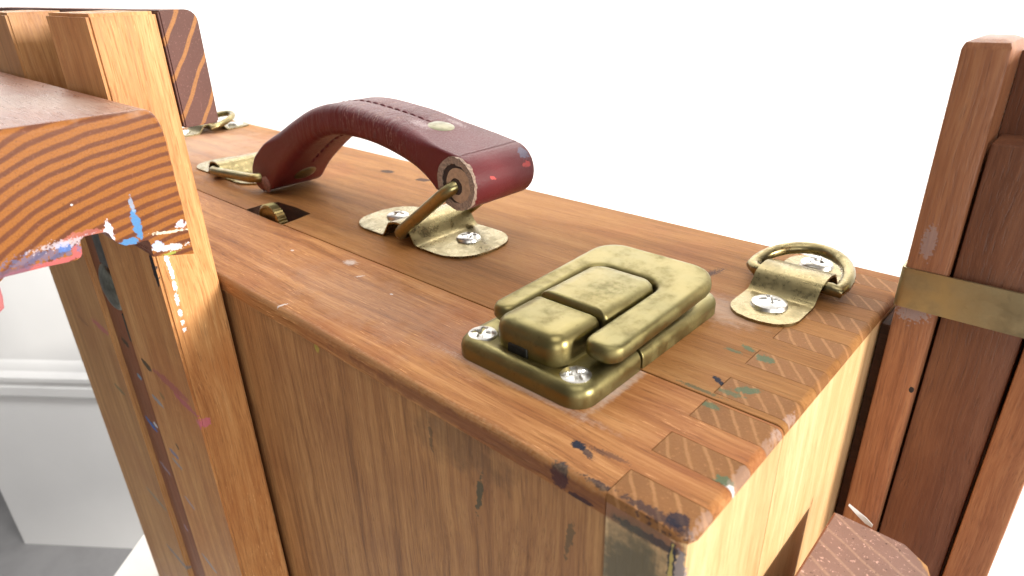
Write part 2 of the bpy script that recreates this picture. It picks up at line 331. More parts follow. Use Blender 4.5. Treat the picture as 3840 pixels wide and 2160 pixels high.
# lid top board, a comb that takes the fingers of the end board
poly = [(L0, 0), (-20.3, 0)]
for a, b in lid_f:
    if a > 0: poly += [(0, a-G), (-20.3, a-G)]
    poly += [(-20.3, b+G), (0, b+G)]
poly += [(0, 46.4), (L0, 46.4)]
poly = [p for i, p in enumerate(poly) if i == 0 or p != poly[i-1]]
bm = prism_bm(poly, 2, -TC, 0); bevel_if(bm, end_top, 2.2, 4); bevel_if(bm, lambda a, b: front_top(a, b) and abs(a.x-b.x) > 30, 1.4, 3)
bevel_if(bm, lambda a, b: abs(a.y-46.4) < .01 and abs(b.y-46.4) < .01 and abs(a.z) < .01 and abs(b.z) < .01, .35, 1)
add_prism(bm, [(L0, 0), (-20.3, 0), (-20.3, 46.4), (L0, 46.4)], 2, -TB, -TC)
lid = link('lid_top_board', finish(bm, 'lid_top_board', 35), W_LID, root)
for i, (a, b) in enumerate(lid_f):
    rules = [(end_top, 2.2, 4)]
    if i == 0: rules = [(lambda p, q: abs(p.x) < .01 and abs(q.x) < .01 and abs(p.y) < .01 and abs(q.y) < .01, 3.2, 2), (lambda p, q: abs(p.z) < .01 and abs(q.z) < .01 and max(p.x, q.x) > -3.5 and abs(p.x-q.x)+abs(p.y-q.y) > .5 and min(p.x, q.x) > -4, 1.9, 3), (lambda p, q: front_top(p, q), 1.4, 3)]
    box('finger', (-20.1, 0, a, b, -TC-.05, 0), W_FING, lid, 0, rules=rules)
le = box('lid_end_board', (-20.0, 0, 0, 46.4, ZB, -TC-.05), W_END, root, 0, rules=[(lambda p, q: abs(p.x) < .01 and abs(q.x) < .01 and abs(p.y) < .01 and abs(q.y) < .01, 3.6, 2), (lambda p, q: abs(p.x) < .01 and abs(q.x) < .01 and abs(p.y-46.4) < .01 and abs(q.y-46.4) < .01, .5, 2)])
box('lid_end_board', (L0, L0+20, 0, 46.4, ZB, -TB-.15), W_END, root, .4)
box('front_panel', (L0+20.1, -20.15, 1.3, 6, ZB+8, -TB-.1), W_PANEL, root, 0)
box('lid_bottom_board', (L0+20.1, -20.15, .2, 46.4, ZB, ZB+7.9), W_PANEL, root, 0)
# case (rear half): comb board with the wheel slot in its front edge
Y1 = 160.0
poly = [(L0, 46.9), (-271.5, 46.9), (-272.5, 55), (-270.5, 63.5), (-255, 64.6), (-239.8, 63.8), (-237.5, 55), (-236.2, 46.9), (0, 46.9), (0, 49.6-G)]
for i, (a, b) in enumerate(case_f): poly += [(-20.3, a-G), (-20.3, b+G), (0, b+G)] + ([(0, case_f[i+1][0]-G)] if i < 5 else [])
poly += [(0, Y1), (L0, Y1)]
bm = prism_bm(poly, 2, -TC, 0); bevel_if(bm, end_top, 2.2, 4)
bevel_if(bm, lambda a, b: abs(a.y-Y1) < .01 and abs(b.y-Y1) < .01 and abs(a.z) < .01 and abs(b.z) < .01, 1.6, 3)
bevel_if(bm, lambda a, b: abs(a.y-46.9) < .01 and abs(b.y-46.9) < .01 and abs(a.z) < .01 and abs(b.z) < .01, .3, 1)
add_prism(bm, [(L0, 46.9), (-271.5, 46.9), (-272.5, 55), (-270.5, 63.5), (-255, 64.6), (-239.8, 63.8), (-237.5, 55), (-236.2, 46.9), (-20.3, 46.9), (-20.3, Y1), (L0, Y1)], 2, -14, -TC)
case = link('case_top_board', finish(bm, 'case_top_board', 35), W_CASE, root); case.data.materials.append(W_SHADE)
for p in case.data.polygons:
    if abs(p.normal.z) < .5 and -.274 < p.center.x < -.234 and p.center.y < .07: p.material_index = 1  # slot sides get the painted shade tone
for a, b in case_f: box('finger', (-20.1, 0, a, b, -TC-.05, 0), W_FING, case, 0, rules=[(end_top, 2.2, 4)])
box('case_end_board', (-20.0, 0, 46.9, Y1, ZB, -TC-.05), W_END, root, 0, rules=[(lambda p, q: abs(p.x) < .01 and abs(q.x) < .01 and abs(p.y-46.9) < .01 and abs(q.y-46.9) < .01, .5, 2)])
box('case_end_board', (L0, L0+20, 46.9, Y1, ZB, -14.15), W_END, root, .4)
box('case_back_board', (L0+20.1, -20.15, Y1-6, Y1-.3, ZB, -14.1), W_PANEL, root, 0)
box('slot_floor', (-285, -225, 46.6, 72, -34, -30), W_SHADE, root, 0)
box('divider', (L0+20.1, -20.15, 44.2, 46.55, ZB, -8), W_SHADE, root, 0)
# knurled brass wheel in the slot
bm = bmesh.new(); NT_ = 44; wr = []
for y, rr, fl_ in ((47.4, 8.6, 0), (47.4, 9.6, 0), (47.9, 10.6, 1), (52.2, 10.6, 1), (52.7, 9.6, 0)):
    wr.append([bm.verts.new((-251.5+math.cos(k*math.pi/NT_)*(rr+(.35 if k % 2 else -.25)*fl_), y+(.6 if rr == 8.6 else 0), -4.8+math.sin(k*math.pi/NT_)*(rr+(.35 if k % 2 else -.25)*fl_))) for k in range(2*NT_)])
for A, B in zip(wr, wr[1:]):
    for k in range(2*NT_): bm.faces.new((A[k], A[(k+1) % (2*NT_)], B[(k+1) % (2*NT_)], B[k]))
bm.faces.new(wr[0]); bm.faces.new(wr[-1][::-1])
link('thumb_wheel', finish(bm, 'thumb_wheel', 25), BRASS_WIRE, root)

# ------------------------------------------------------------------ screws (polar height field with a cross recess)
def screw_mesh(r, h, cross, cw, depth, name):
    bm = bmesh.new(); nt, nr = 48, 14; rows = []
    c = bm.verts.new((0, 0, h-depth))
    for i in range(1, nr+1):
        q = i/nr; ring = []
        for k in range(nt):
            a = 2*math.pi*k/nt; x, y = q*r*math.cos(a), q*r*math.sin(a)
            z = h*math.sqrt(max(0, 1-(q*.93)**2)) if q < 1 else 0
            incross = (abs(x) < cw and abs(y) < cross) or (abs(y) < cw and abs(x) < cross)
            if incross: z -= depth*(1-.5*q*r/cross)
            ring.append(bm.verts.new((x, y, z)))
        rows.append(ring)
    for k in range(nt): bm.faces.new((c, rows[0][k], rows[0][(k+1) % nt]))
    for A, B in zip(rows, rows[1:]):
        for k in range(nt): bm.faces.new((A[k], B[k], B[(k+1) % nt], A[(k+1) % nt]))
    bm.faces.new(rows[-1][::-1])
    me = finish(bm, name, 38); me.materials.append(STEEL); return me
SCR_BIG = screw_mesh(5.4, 2.3, 3.2, .75, 1.3, 'screw'); SCR_MID = screw_mesh(6.0, 2.4, 3.0, .7, 1.2, 'screw'); SCR_LATCH = screw_mesh(4.5, 1.1, 3.2, .8, 1.2, 'screw')
def screw(me, loc, parent, a=0.0, tilt=(0, 0)): return link('screw', me, None, parent, loc, (tilt[0], tilt[1], a))

# ------------------------------------------------------------------ strap plate with a hump (brackets and ring mounts)
def strap_plate(name, centre, half, width, hump_w, hump_h, along, mat, parent, th=1.1, waist=0.0):
    bm = bmesh.new(); N = 64; M_ = 12; grid = {}
    for side in (0, 1):
        for i in range(N+1):
            s = -half+2*half*i/N
            hw = width/2
            e = half-abs(s)
            rr = width*.42
            if e < rr: hw = width/2-rr+math.sqrt(max(0, rr*rr-(rr-e)**2))
            hw = max(hw*(1-waist*math.exp(-(s/(hump_w*.9))**2)), .02)
            u = abs(s)/hump_w
            k = 1.0 if u < .42 else (0.0 if u > 1 else .5+.5*math.cos((u-.42)/.58*math.pi))
            z0 = hump_h*k*(1-.12*min(1, u/.42)**2)
            for j in range(M_+1):
                t = -hw+2*hw*j/M_
                sag = .25*max(0, abs(t)/(width/2)-.8)*5 if side else 0
                z = z0+(th-sag*.35 if side else .05)
                p = (s, t) if along == 0 else (t, s)
                grid[side, i, j] = bm.verts.new((centre[0]+p[0], centre[1]+p[1], centre[2]+z))
    for side in (0, 1):
        for i in range(N):
            for j in range(M_): bm.faces.new([grid[side, i+a, j+b] for a, b in ((0, 0), (1, 0), (1, 1), (0, 1))])
    for i in range(N):
        for j in (0, M_): bm.faces.new((grid[0, i, j], grid[0, i+1, j], grid[1, i+1, j], grid[1, i, j]))
    for j in range(M_):
        for i in (0, N): bm.faces.new((grid[0, i, j], grid[0, i, j+1], grid[1, i, j+1], grid[1, i, j]))
    return link(name, finish(bm, name, 45), mat, parent)

def group(name, anchor_obj): return anchor_obj
# ring mounts: plate > ring, screws
def ring_mount(cx, tilt):
    pl = strap_plate('ring_mount', (cx, 126, 0), 32.5, 22.5, 12.5, 6.6, 1, BRASS_OLD, root)
    yb, zb = 124.0, 4.4; W = 14.0; pts = []
    pts += [(-W, 0), (W, 0)]
    loop = [(W, 0)]+[(math.cos(a)*W*1.08, 5+math.sin(a)*21) for a in [math.radians(q) for q in range(0, 181, 12)]]+[(-W, 0)]
    path = [(-W+1, 0), (W-1, 0)]+[(math.cos(math.radians(q))*W*1.12, 4.2+math.sin(math.radians(q))*19.5) for q in range(-14, 195, 11)]
    c, s = math.cos(tilt), math.sin(tilt)
    tube('ring', [(cx+x, yb+y*c, zb+y*s) for x, y in path], 2.25, BRASS_OLD, pl, 14, True)
    screw(SCR_MID, (cx-.5, 106.5, 1.0), pl, .5); screw(SCR_MID, (cx-.5, 149.5, 1.0), pl, 1.1)
    return pl
ring_mount(-29.0, math.radians(9)); ring_mount(-489.0, math.radians(14))

# ------------------------------------------------------------------ handle
LEA_ST = [dict(c=(-126, 78, 41), r=(4, 4, 3), col=(.10, .13, .19), n=.9, ns=.5, a=.0)]
def leather():
    t = NT('maroon_leather'); p = t.mm(2)
    n1 = t.noise(p, .06, 3, .6); n2 = t.noise(p, 1.6, 4, .7)
    c = t.mix(n1, (.125, .014, .017), (.068, .008, .011))
    cr = t.noise(t.scale3(p, (.5, .05, .12)), 1, 3, .6)
    line = t.rng(t.math('ABSOLUTE', t.math('SUBTRACT', cr, .5)), .0, .018, 1, 0)
    msk = t.rng(t.noise(t.mm(6), .05, 2), .5, .62)
    xs = t.n('ShaderNodeSeparateXYZ'); t.l(t.mm(), xs.inputs[0])
    mid = t.math('MULTIPLY', t.rng(xs.outputs[0], -262, -225), t.rng(xs.outputs[0], -150, -175))
    msk = t.math('MULTIPLY', msk, mid)
    c = t.mix(t.math('MULTIPLY', t.math('MULTIPLY', line, msk), .75), c, (.38, .20, .15))
    sc = t.rng(t.noise(t.mm(8), 1.0, 4, .75), .66, .74)
    c = t.mix(t.math('MULTIPLY', sc, .12), c, (.5, .4, .38))
    c = t.stains(c, [dict(c=(-127.0, 82.0, 40), r=(4.5, 4.0, 5), col=(.07, .10, .17), n=1.0, ns=.35, a=.0), dict(c=(-127.5, 95, 40), r=(3, 2.2, 2.6), col=(.10, .13, .20), n=1.1, ns=.8, a=.55), dict(c=(-125.0, 94.5, 36), r=(2, 2.2, 1.0), col=RED, n=1.3, ns=1.0, a=.4), dict(c=(-124.6, 75, 35), r=(2.2, 1.7, .6), rot=(-25, 0, 0), col=RED, n=1.1, ns=1.0, a=.6),
        dict(c=(-167, 77, 48), r=(6, 2.5, 5), col=(.42, .34, .34), n=2.2, ns=1.6, a=.4), dict(c=(-160, 91, 48), r=(5, 1.5, 5), col=(.42, .34, .34), n=2.2, ns=1.6, a=.4)])
    h = t.math('ADD', t.math('MULTIPLY', n2, .35), t.math('MULTIPLY', line, t.math('MULTIPLY', mid, -1.0)))
    h = t.math('ADD', h, t.math('MULTIPLY', t.noise(t.scale3(p, (.32, .03, .06)), 1, 2), t.math('MULTIPLY', mid, 1.6)))
    t.bump(h, .8, .6)
    return t.out(c, t.rng(n2, .3, .7, .34, .52), spec=.32)
LEATHER = leather()
RAWL = plain('raw_leather_edge', (.34, .24, .18), .85, 0, .55, 1.1, .5)
TANL = plain('tan_leather_core', (.42, .27, .17), .8, 0, .3, .6, .3)
THREAD = plain('maroon_thread', (.10, .012, .018), .7)
def cr(pts, n=8):                                             # Catmull-Rom through 2-D points
    out = []
    for i in range(len(pts)-1):
        p0 = pts[max(i-1, 0)]; p1 = pts[i]; p2 = pts[i+1]; p3 = pts[min(i+2, len(pts)-1)]
        for k in range(n):
            t = k/n
            out.append(tuple(.5*((2*p1[d])+(-p0[d]+p2[d])*t+(2*p0[d]-5*p1[d]+4*p2[d]-p3[d])*t*t+(-p0[d]+3*p1[d]-3*p2[d]+p3[d])*t**3) for d in (0, 1)))
    return out+[pts[-1]]
BX, BZ, BR = -135.0, 33.0, 10.3                                # right roll
top = [(-134, 43.3), (-147, 45.6), (-160, 48.4), (-175, 51.2), (-190, 52.8), (-207, 54.0), (-222, 53.0), (-237, 49.2), (-252, 43.0), (-268, 35.4), (-284, 27.0), (-297, 18.0)]
left = arc(-292.5, 9.2, 8.4, 130, 270, 8)
bot = [(-291, .9), (-282, 4.0), (-274, 10.0), (-264, 17.5), (-252, 25.5), (-240, 32.6), (-228, 37.6), (-216, 40.0), (-200, 40.6), (-184, 39.4), (-168, 36.4), (-154, 32.0), (-146.5, 27.6)]
right = arc(BX, BZ, BR, -152, 88, 16)
outline = cr(top, 6)[:-1] + left[1:] + cr(bot, 6)[1:-1] + right
dd = []
for p in outline:
    if not dd or math.dist(p, dd[-1]) > .5: dd.append(p)
outline = dd if math.dist(dd[0], dd[-1]) > .5 else dd[:-1]
nO = len(outline); nrm = []
for i in range(nO):
    a, b = Vector(outline[i-1]), Vector(outline[(i+1) % nO]); t = (b-a).normalized(); nrm.append(Vector((t.y, -t.x)))
area2 = sum(outline[i][0]*outline[(i+1) % nO][1]-outline[(i+1) % nO][0]*outline[i][1] for i in range(nO))
if area2 < 0: nrm = [-v for v in nrm]
YC = 82.5
def hw(x):                                                     # half width along the handle
    if x > -150: return 16.4
    if x < -280: return 15.6
    return 15.6+.8*(x+280)/130.0-1.0*math.sin(math.pi*(x+280)/130.0)
def rd(x): return 1.1 if x > -146 else (1.5 if x < -283 else min(4.4, 1.4+min(x+283, -146-x)*.2))
stations = []
for sgn in (-1, 1):
    st = []
    for q in (0, 18, 36, 54, 72, 90): st.append(('e', sgn, math.radians(q)))
    stations.append(st)
seqs = stations[0]+[('c', -5.0, 0), ('c', -1.6, 0), ('c', 0, .55), ('c', 1.6, 0), ('c', 5.0, 0)]+stations[1][::-1]
bm = bmesh.new(); rows = []
for kind, a, b in seqs:
    ring = []
    for i, (x, z) in enumerate(outline):
        if kind == 'e':
            r = rd(x); off = r*(1-math.sin(b)); y = YC+a*(hw(x)-r*(1-math.cos(b)))
        else:
            off = b if -262 < x < -168 else 0; y = YC+a
        ring.append(bm.verts.new((x-nrm[i].x*off, y, z-nrm[i].y*off)))
    rows.append(ring)
for A, B in zip(rows, rows[1:]):
    for i in range(nO): bm.faces.new((A[i], A[(i+1) % nO], B[(i+1) % nO], B[i]))
bm.faces.new(rows[0]); bm.faces.new(rows[-1][::-1])
handle = link('handle', finish(bm, 'handle', 60), LEATHER, root)
# rolled end: raw edge ring, tan core, dark disc painted as the shade of the hole
def annulus(name, cx, cz, ro, ri, y0, y1, mat, parent, jit=.0, seg=44, ox=0, oz=0):
    bm = bmesh.new(); R_ = []
    for (rr, y, o) in ((ro, y1, 0), (ro, y0, 0), (ri, y0, 1), (ri, y1, 1)):
        R_.append([bm.verts.new((cx+ox*o+math.cos(2*math.pi*k/seg)*(rr+random.uniform(-jit, jit)), y+random.uniform(-jit, jit)*.8, cz+oz*o+math.sin(2*math.pi*k/seg)*(rr+random.uniform(-jit, jit)))) for k in range(seg)])
    for i in range(4):
        A, B = R_[i], R_[(i+1) % 4]
        for k in range(seg): bm.faces.new((A[k], A[(k+1) % seg], B[(k+1) % seg], B[k]))
    return link(name, finish(bm, name, 50), mat, parent)
YF = YC-16.4
annulus('raw_edge', BX+.2, BZ, 10.1, 7.4, YF-.7, YF+1, RAWL, handle, .28)
annulus('roll_core', BX+1.6, BZ-.4, 6.6, 3.2, YF-.5, YF+1.5, TANL, handle, .08, ox=-1.4, oz=-.6)
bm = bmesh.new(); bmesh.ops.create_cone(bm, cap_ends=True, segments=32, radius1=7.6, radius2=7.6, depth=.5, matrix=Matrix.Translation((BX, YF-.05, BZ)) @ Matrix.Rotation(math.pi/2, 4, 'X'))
link('roll_hole_shade', finish(bm, 'roll_hole_shade', 40), plain('hole_shade_dark', (.035, .02, .015), .9), handle)
# torn flap at the left end
bm = bmesh.new(); bmesh.ops.create_icosphere(bm, subdivisions=2, radius=1)
for v in bm.verts: v.co = Vector((-287+v.co.x*5.0+random.uniform(-.4, .4), 67.4+v.co.y*1.3, 6.0+v.co.z*4.6+random.uniform(-.5, .5)))
link('torn_edge', finish(bm, 'torn_edge', 50), plain('torn_leather', (.24, .11, .085), .85, 0, .6, .8, .5), handle)
# rivets
def dome(name, loc, r, h, mat, parent, rot=None, seg=36):
    bm = bmesh.new(); prev = None
    for q in range(7):
        a = q/6*math.pi/2; rr = r*math.cos(a) if q < 6 else 0.0; z = h*math.sin(a)
        if q == 6: c = bm.verts.new((0, 0, z)); [bm.faces.new((prev[k], prev[(k+1) % seg], c)) for k in range(seg)]; break
        ring = [bm.verts.new((rr*math.cos(2*math.pi*k/seg), rr*math.sin(2*math.pi*k/seg), z)) for k in range(seg)]
        if prev:
            for k in range(seg): bm.faces.new((prev[k], prev[(k+1) % seg], ring[(k+1) % seg], ring[k]))
        else: bm.faces.new(ring[::-1])
        prev = ring
    return link(name, finish(bm, name, 60), mat, parent, loc, rot)
RIV = brass('rivet_brass', (.20, .185, .12), (.10, .085, .05), .3, .4, .3, 14, (.17, .17, .125))
dome('rivet', (-160.5, 82.8, 48.0), 5.9, 1.3, RIV, handle, (0, math.radians(12), 0))
dome('rivet', (-273.0, 83, 10.9), 6.2, 1.5, RIV, handle, (0, math.radians(180-37), 0))
# stitches
bm = bmesh.new(); tube_bm(bm, [(-1.9, 0, -.2), (-1.2, 0, .25), (0, 0, .4), (1.2, 0, .25), (1.9, 0, -.2)], [.25, .45, .5, .45, .25], 8)
STI = finish(bm, 'stitch', 60); STI.materials.append(THREAD)
tp = cr(top, 20)
x = -167.5
while x > -250:
    j = min(range(len(tp)-1), key=lambda k: abs(tp[k][0]-x)); dx, dz = tp[j+1][0]-tp[j][0], tp[j+1][1]-tp[j][1]
    link('stitch', STI, None, handle, (x, YC, tp[j][1]-.55), (0, math.atan2(dz, -dx)+math.pi if False else -math.atan2(-dz, -dx), 0)); x -= 5.0
bp_ = cr(bot, 20); x = -262.0
while x < -205:
    j = min(range(len(bp_)-1), key=lambda k: abs(bp_[k][0]-x)); dx, dz = bp_[j+1][0]-bp_[j][0], bp_[j+1][1]-bp_[j][1]
    link('stitch', STI, None, handle, (x, YC, bp_[j][1]+.3), (0, -math.atan2(dz, dx)+math.pi, 0)); x += 5.0
# brackets and wire loops
for cx, hx in ((-174.5, -174.5), (-346.0, -346.0)):
    pl = strap_plate('handle_bracket', (cx, 84.5, 0), 39.0, 36.0, 12.0, 8.0, 0, BRASS_OLD, root)
    screw(SCR_BIG, (cx-25, 86, 1.0), pl, .3); screw(SCR_BIG, (cx+22.5, 86.5, 1.0), pl, .9, (0, .05))
    if cx > -200: q = [(-172.0, 63.6, 4.6), (-172.0, 104.5, 4.6), (BX-.6, 101.5, BZ-1), (BX-.6, 64.2, BZ-1)]
    else: q = [(-346.0, 63.6, 4.4), (-346.0, 105.5, 4.4), (-292.0, 101, 8.5), (-292.0, 63.6, 8.5)]
    tube('wire_loop', round_path(q, 6.0), 2.5, BRASS_WIRE, pl, 12, True)

# ------------------------------------------------------------------ latch
latch = loft('latch', (-88.3, -40.8, 18.4, 46.2), [6, 6, .3, .3], [(0, .05), (0, 3.2), (.35, 4.5), (1.1, 5.5), (2.3, 6.1), (3.4, 6.15), (5.2, 5.6), (7.5, 5.45)], BRASS, root, sides=(1, 1, .06, 1))
loft('keeper_plate', (-88.3, -40.8, 47.2, 95.5), [.3, .3, 6, 6], [(0, .05), (0, 3.2), (.35, 4.5), (1.1, 5.5), (2.3, 6.1), (3.4, 6.15), (5.2, 5.6), (7.5, 5.45)], BRASS, latch, sides=(.06, 1, 1, 1))
loft('lever', (-77.0, -52.4, 23.6, 42.9), [5, 5, 1.2, 1.2], [(.3, 5.3), (0, 7), (0, 11), (.5, 12.7), (1.5, 13.9), (3.0, 14.5), (5, 14.7)], BRASS, latch, sides=(1, 1, .3, 1))
loft('centre_tab', (-75.9, -51.3, 43.5, 72.8), [1.2, 1.2, 6, 6], [(.2, 8.0), (0, 12.8), (.4, 14.2), (1.3, 15.2), (2.6, 15.7), (5, 15.9)], BRASS, latch, sides=(.35, 1, 1, 1))
# hook: a U that embraces the centre tab
xo0, xo1, xi0, xi1, yf, yb_, yi = -84.8, -39.4, -76.6, -50.7, 30.5, 90.5, 73.6
poly = arc(xo0+3.8, yf+3.8, 3.8, 180, 270, 5)+arc(xi0-3.7, yf+3.7, 3.7, 270, 360, 5)+[(xi0, yi-6)]+arc(xi0+6, yi-6, 6, 180, 90, 5)+arc(xi1-6, yi-6, 6, 90, 0, 5)
poly += arc(xi1+4.0, yf+4.0, 4.0, 180, 270, 5)+arc(xo1-4.5, yf+4.5, 4.5, 270, 360, 5)+arc(xo1-10, yb_-10, 10, 0, 90, 7)+arc(xo0+10, yb_-10, 10, 90, 180, 7)
def inset_stack(poly, prof):
    n = len(poly); ar = sum(poly[i][0]*poly[(i+1) % n][1]-poly[(i+1) % n][0]*poly[i][1] for i in range(n)); nr = []
    for i in range(n):
        e1 = (Vector(poly[i])-Vector(poly[i-1])).normalized(); e2 = (Vector(poly[(i+1) % n])-Vector(poly[i])).normalized(); t = (e1+e2).normalized()
        nr.append(Vector((-t.y, t.x))*(1 if ar > 0 else -1)/max(.6, t.dot(e1)))
    bm = bmesh.new(); prev = None
    for ins, z in prof:
        ring = [bm.verts.new((poly[i][0]+nr[i].x*ins, poly[i][1]+nr[i].y*ins, z)) for i in range(n)]
        if prev:
            for i in range(n): bm.faces.new((prev[i], prev[(i+1) % n], ring[(i+1) % n], ring[i]))
        else: bm.faces.new(ring[::-1])
        prev = ring
    bm.faces.new(prev); return bm
dd = []
for p in poly:
    if not dd or math.dist(p, dd[-1]) > .05: dd.append(p)
bm = inset_stack(dd, [(1.6, 8.4), (.5, 8.7), (0, 9.6), (0, 11.2), (.2, 12.2), (.6, 12.95), (1.2, 13.4), (1.9, 13.56), (2.7, 13.6)])
for v in bm.verts:
    k = max(0, (v.co.y-60)/31.0); v.co.z += 1.9*k*k + .9*min(1, max(0, (v.co.y-31)/30.0))
link('hook', finish(bm, 'hook', 45), BRASS, latch)
loft('pivot_block', (-72, -55, 50, 84), 2, [(0, 5.2), (0, 9.3), (.3, 9.5)], DARKM, latch)
loft('lever_notch_shade', (-70.5, -63.2, 23.1, 30), .5, [(0, 5.5), (0, 8.0), (.4, 8.4)], DARKM, latch)  # solid dark box painted as the shade inside a notch
screw(SCR_LATCH, (-82.6, 25.3, 5.6), latch, .5); screw(SCR_LATCH, (-47.8, 25.2, 5.6), latch, .95)

# ------------------------------------------------------------------ mast: two grooved rails, cross piece, canvas holder
def marks(lst): return [dict(c=(x, -22, z), r=(l, 4, wd_), rot=(0, a, 0), col=c, n=.7, ns=.4, a=al) for x, z, l, wd_, a, c, al in lst]
rail_st = marks([(-224, -49, 17, 2.4, 0, (.36, .07, .12), .55), (-211, -53, 10, 1.8, 2, (.45, .09, .17), .65), (-249, -50, 4.9, 2.0, 9, (.02, .03, .02), .85), (-249, -69, 6, 1.5, 5, SKY, .6), (-249, -99, 5.9, 1.5, 1, (.12, .2, .4), .7), (-249, -105, 5.8, 1.3, 4, SKY, .5), (-248, -129, 5.9, 1.4, 10, (.35, .33, .42), .6), (-246, -169, 8.2, 1.6, 7, SKY, .5), (-240, -90, 1.9, 1.3, 35, (.02, .03, .02), .7), (-240, -62, 3, 1.6, 10, GREEN, .4)])
rail_st += [dict(c=(-202, -22.2, 9.5), r=(2.0, 2.0, 6.5), col=(.012, .008, .012), n=.6, ns=.5)]
rail_st += [dict(c=(-198.5, y_, z_), r=(2, .75, l_), col=(.86, .85, .9), n=1.1, ns=1.3, a=.9) for y_, z_, l_ in ((-17.9, 13, 3.2), (-17.5, 8, 3.0), (-17.6, 2.5, 2.2), (-18.1, -3, 2.4), (-18.3, -8.5, 1.6), (-18.4, -12.5, 1.2), (-18.4, -15.6, .9))]
rail_st += [dict(c=(-200, -20.6, -58), r=(3, 2.6, 2.2), rot=(15, 0, 0), col=(.62, .14, .26), n=1.3, ns=.6, a=.65)]
rail2_st = marks([(-311, -52, 12, 2.0, -1, (.45, .08, .16), .55), (-314, -91, 7.8, 1.5, 0, (.09, .12, .07), .6), (-313, -167, 15.4, 1.5, -1, (.15, .24, .24), .55), (-309, -211, 18, 1.8, -3, (.12, .18, .24), .65), (-345, -60, 10, 1.4, 3, (.1, .03, .03), .3)])
groove_st = marks([(-283, -52, 5.9, 2.0, 8, (.02, .03, .02), .85), (-278, -69, 3.9, 1.8, 0, SKY, .75), (-283, -100, 7.5, 2.4, 8, (.04, .14, .42), .95), (-276, -97, 3, 1.8, 0, (.6, .65, .7), .8), (-284, -129, 8.7, 1.8, 8, (.3, .27, .36), .7), (-280, -169, 3.7, 1.8, 20, (.4, .3, .4), .7)])
W_RAIL = wood('wood_rail', 2, (.36, .142, .044), (.53, .245, .082), (.66, .365, .145), 31, rail_st, rough=.5, pore=.42, fleck=.85, blotch=.35, red=(.42, .13, .03), band=.16)
W_RAIL2 = wood('wood_rail_far', 2, (.30, .14, .05), (.44, .225, .085), (.55, .31, .13), 35, rail2_st, rough=.48, pore=.25, fleck=.3, blotch=.25, band=.16)
W_GROOVE = wood('wood_groove', 2, (.16, .055, .025), (.24, .085, .037), (.32, .13, .06), 38, groove_st, rough=.5)
YR0, YR1 = -22.0, -1.6
def rail(outer, mat, name):
    bm = prism_bm(outer, 1, YR0, YR1); bmesh.ops.bevel(bm, geom=[e for e in bm.edges if e.calc_face_angle(0) > .5], offset=1.0, segments=2, affect='EDGES', clamp_overlap=True)
    return link(name, finish(bm, name, 40), mat, root)
rail([(-199, ZB+20), (-199, 94.5), (-242, 94.5), (-242, 45), (-262, 45), (-262, ZB+20)], W_RAIL, 'mast_rail')
rail([(-296, ZB+20), (-296, 94), (-345, 94), (-345, 45), (-384, 45), (-384, ZB+20)], W_RAIL2, 'mast_rail')
box('mast_slider', (-295.6, -262.4, -19.6, -5, ZB+20, 42), W_GROOVE, root, .5)
kb = dome('clamp_bolt', (-275.5, -19.5, -20), 11.5, 3.4, plain('bolt_steel_dull', (.40, .40, .34), .34, 1.0, .4, .3), root, (math.radians(90), 0, 0))
box('clamp_plate', (-279, -264.5, -20.6, -19.55, -8.6, 8), plain('clamp_grey', (.26, .26, .25), .45, 1.0, .3, .3), root, .4)
box('clamp_plate', (-271, -263, -20.4, -19.55, -46, -31.8), plain('clamp_dark', (.06, .065, .055), .6, .5, .3, .3), root, .3)
W_CROSS = endgrain('cross_piece_end_grain', (.155, .070, .056), (.36, .160, .055), 5, direction=(0, -.93, .60), freq=.135, width=(.86, .97), rough=.5, speck=.35, distort=.35)
bm = prism_bm([(-.8, 56.8), (11.6, 57.0), (11.8, 90.4)]+arc(7.8, 90.6, 4.0, 0, 90, 5)+[(-.8, 94.6)], 0, -420, -199.5)
bmesh.ops.bevel(bm, geom=[e for e in bm.edges if e.calc_face_angle(0) > .9], offset=.6, segments=2, affect='EDGES', clamp_overlap=True)
link('cross_piece', finish(bm, 'cross_piece', 40), W_CROSS, root)
XH = -157.0
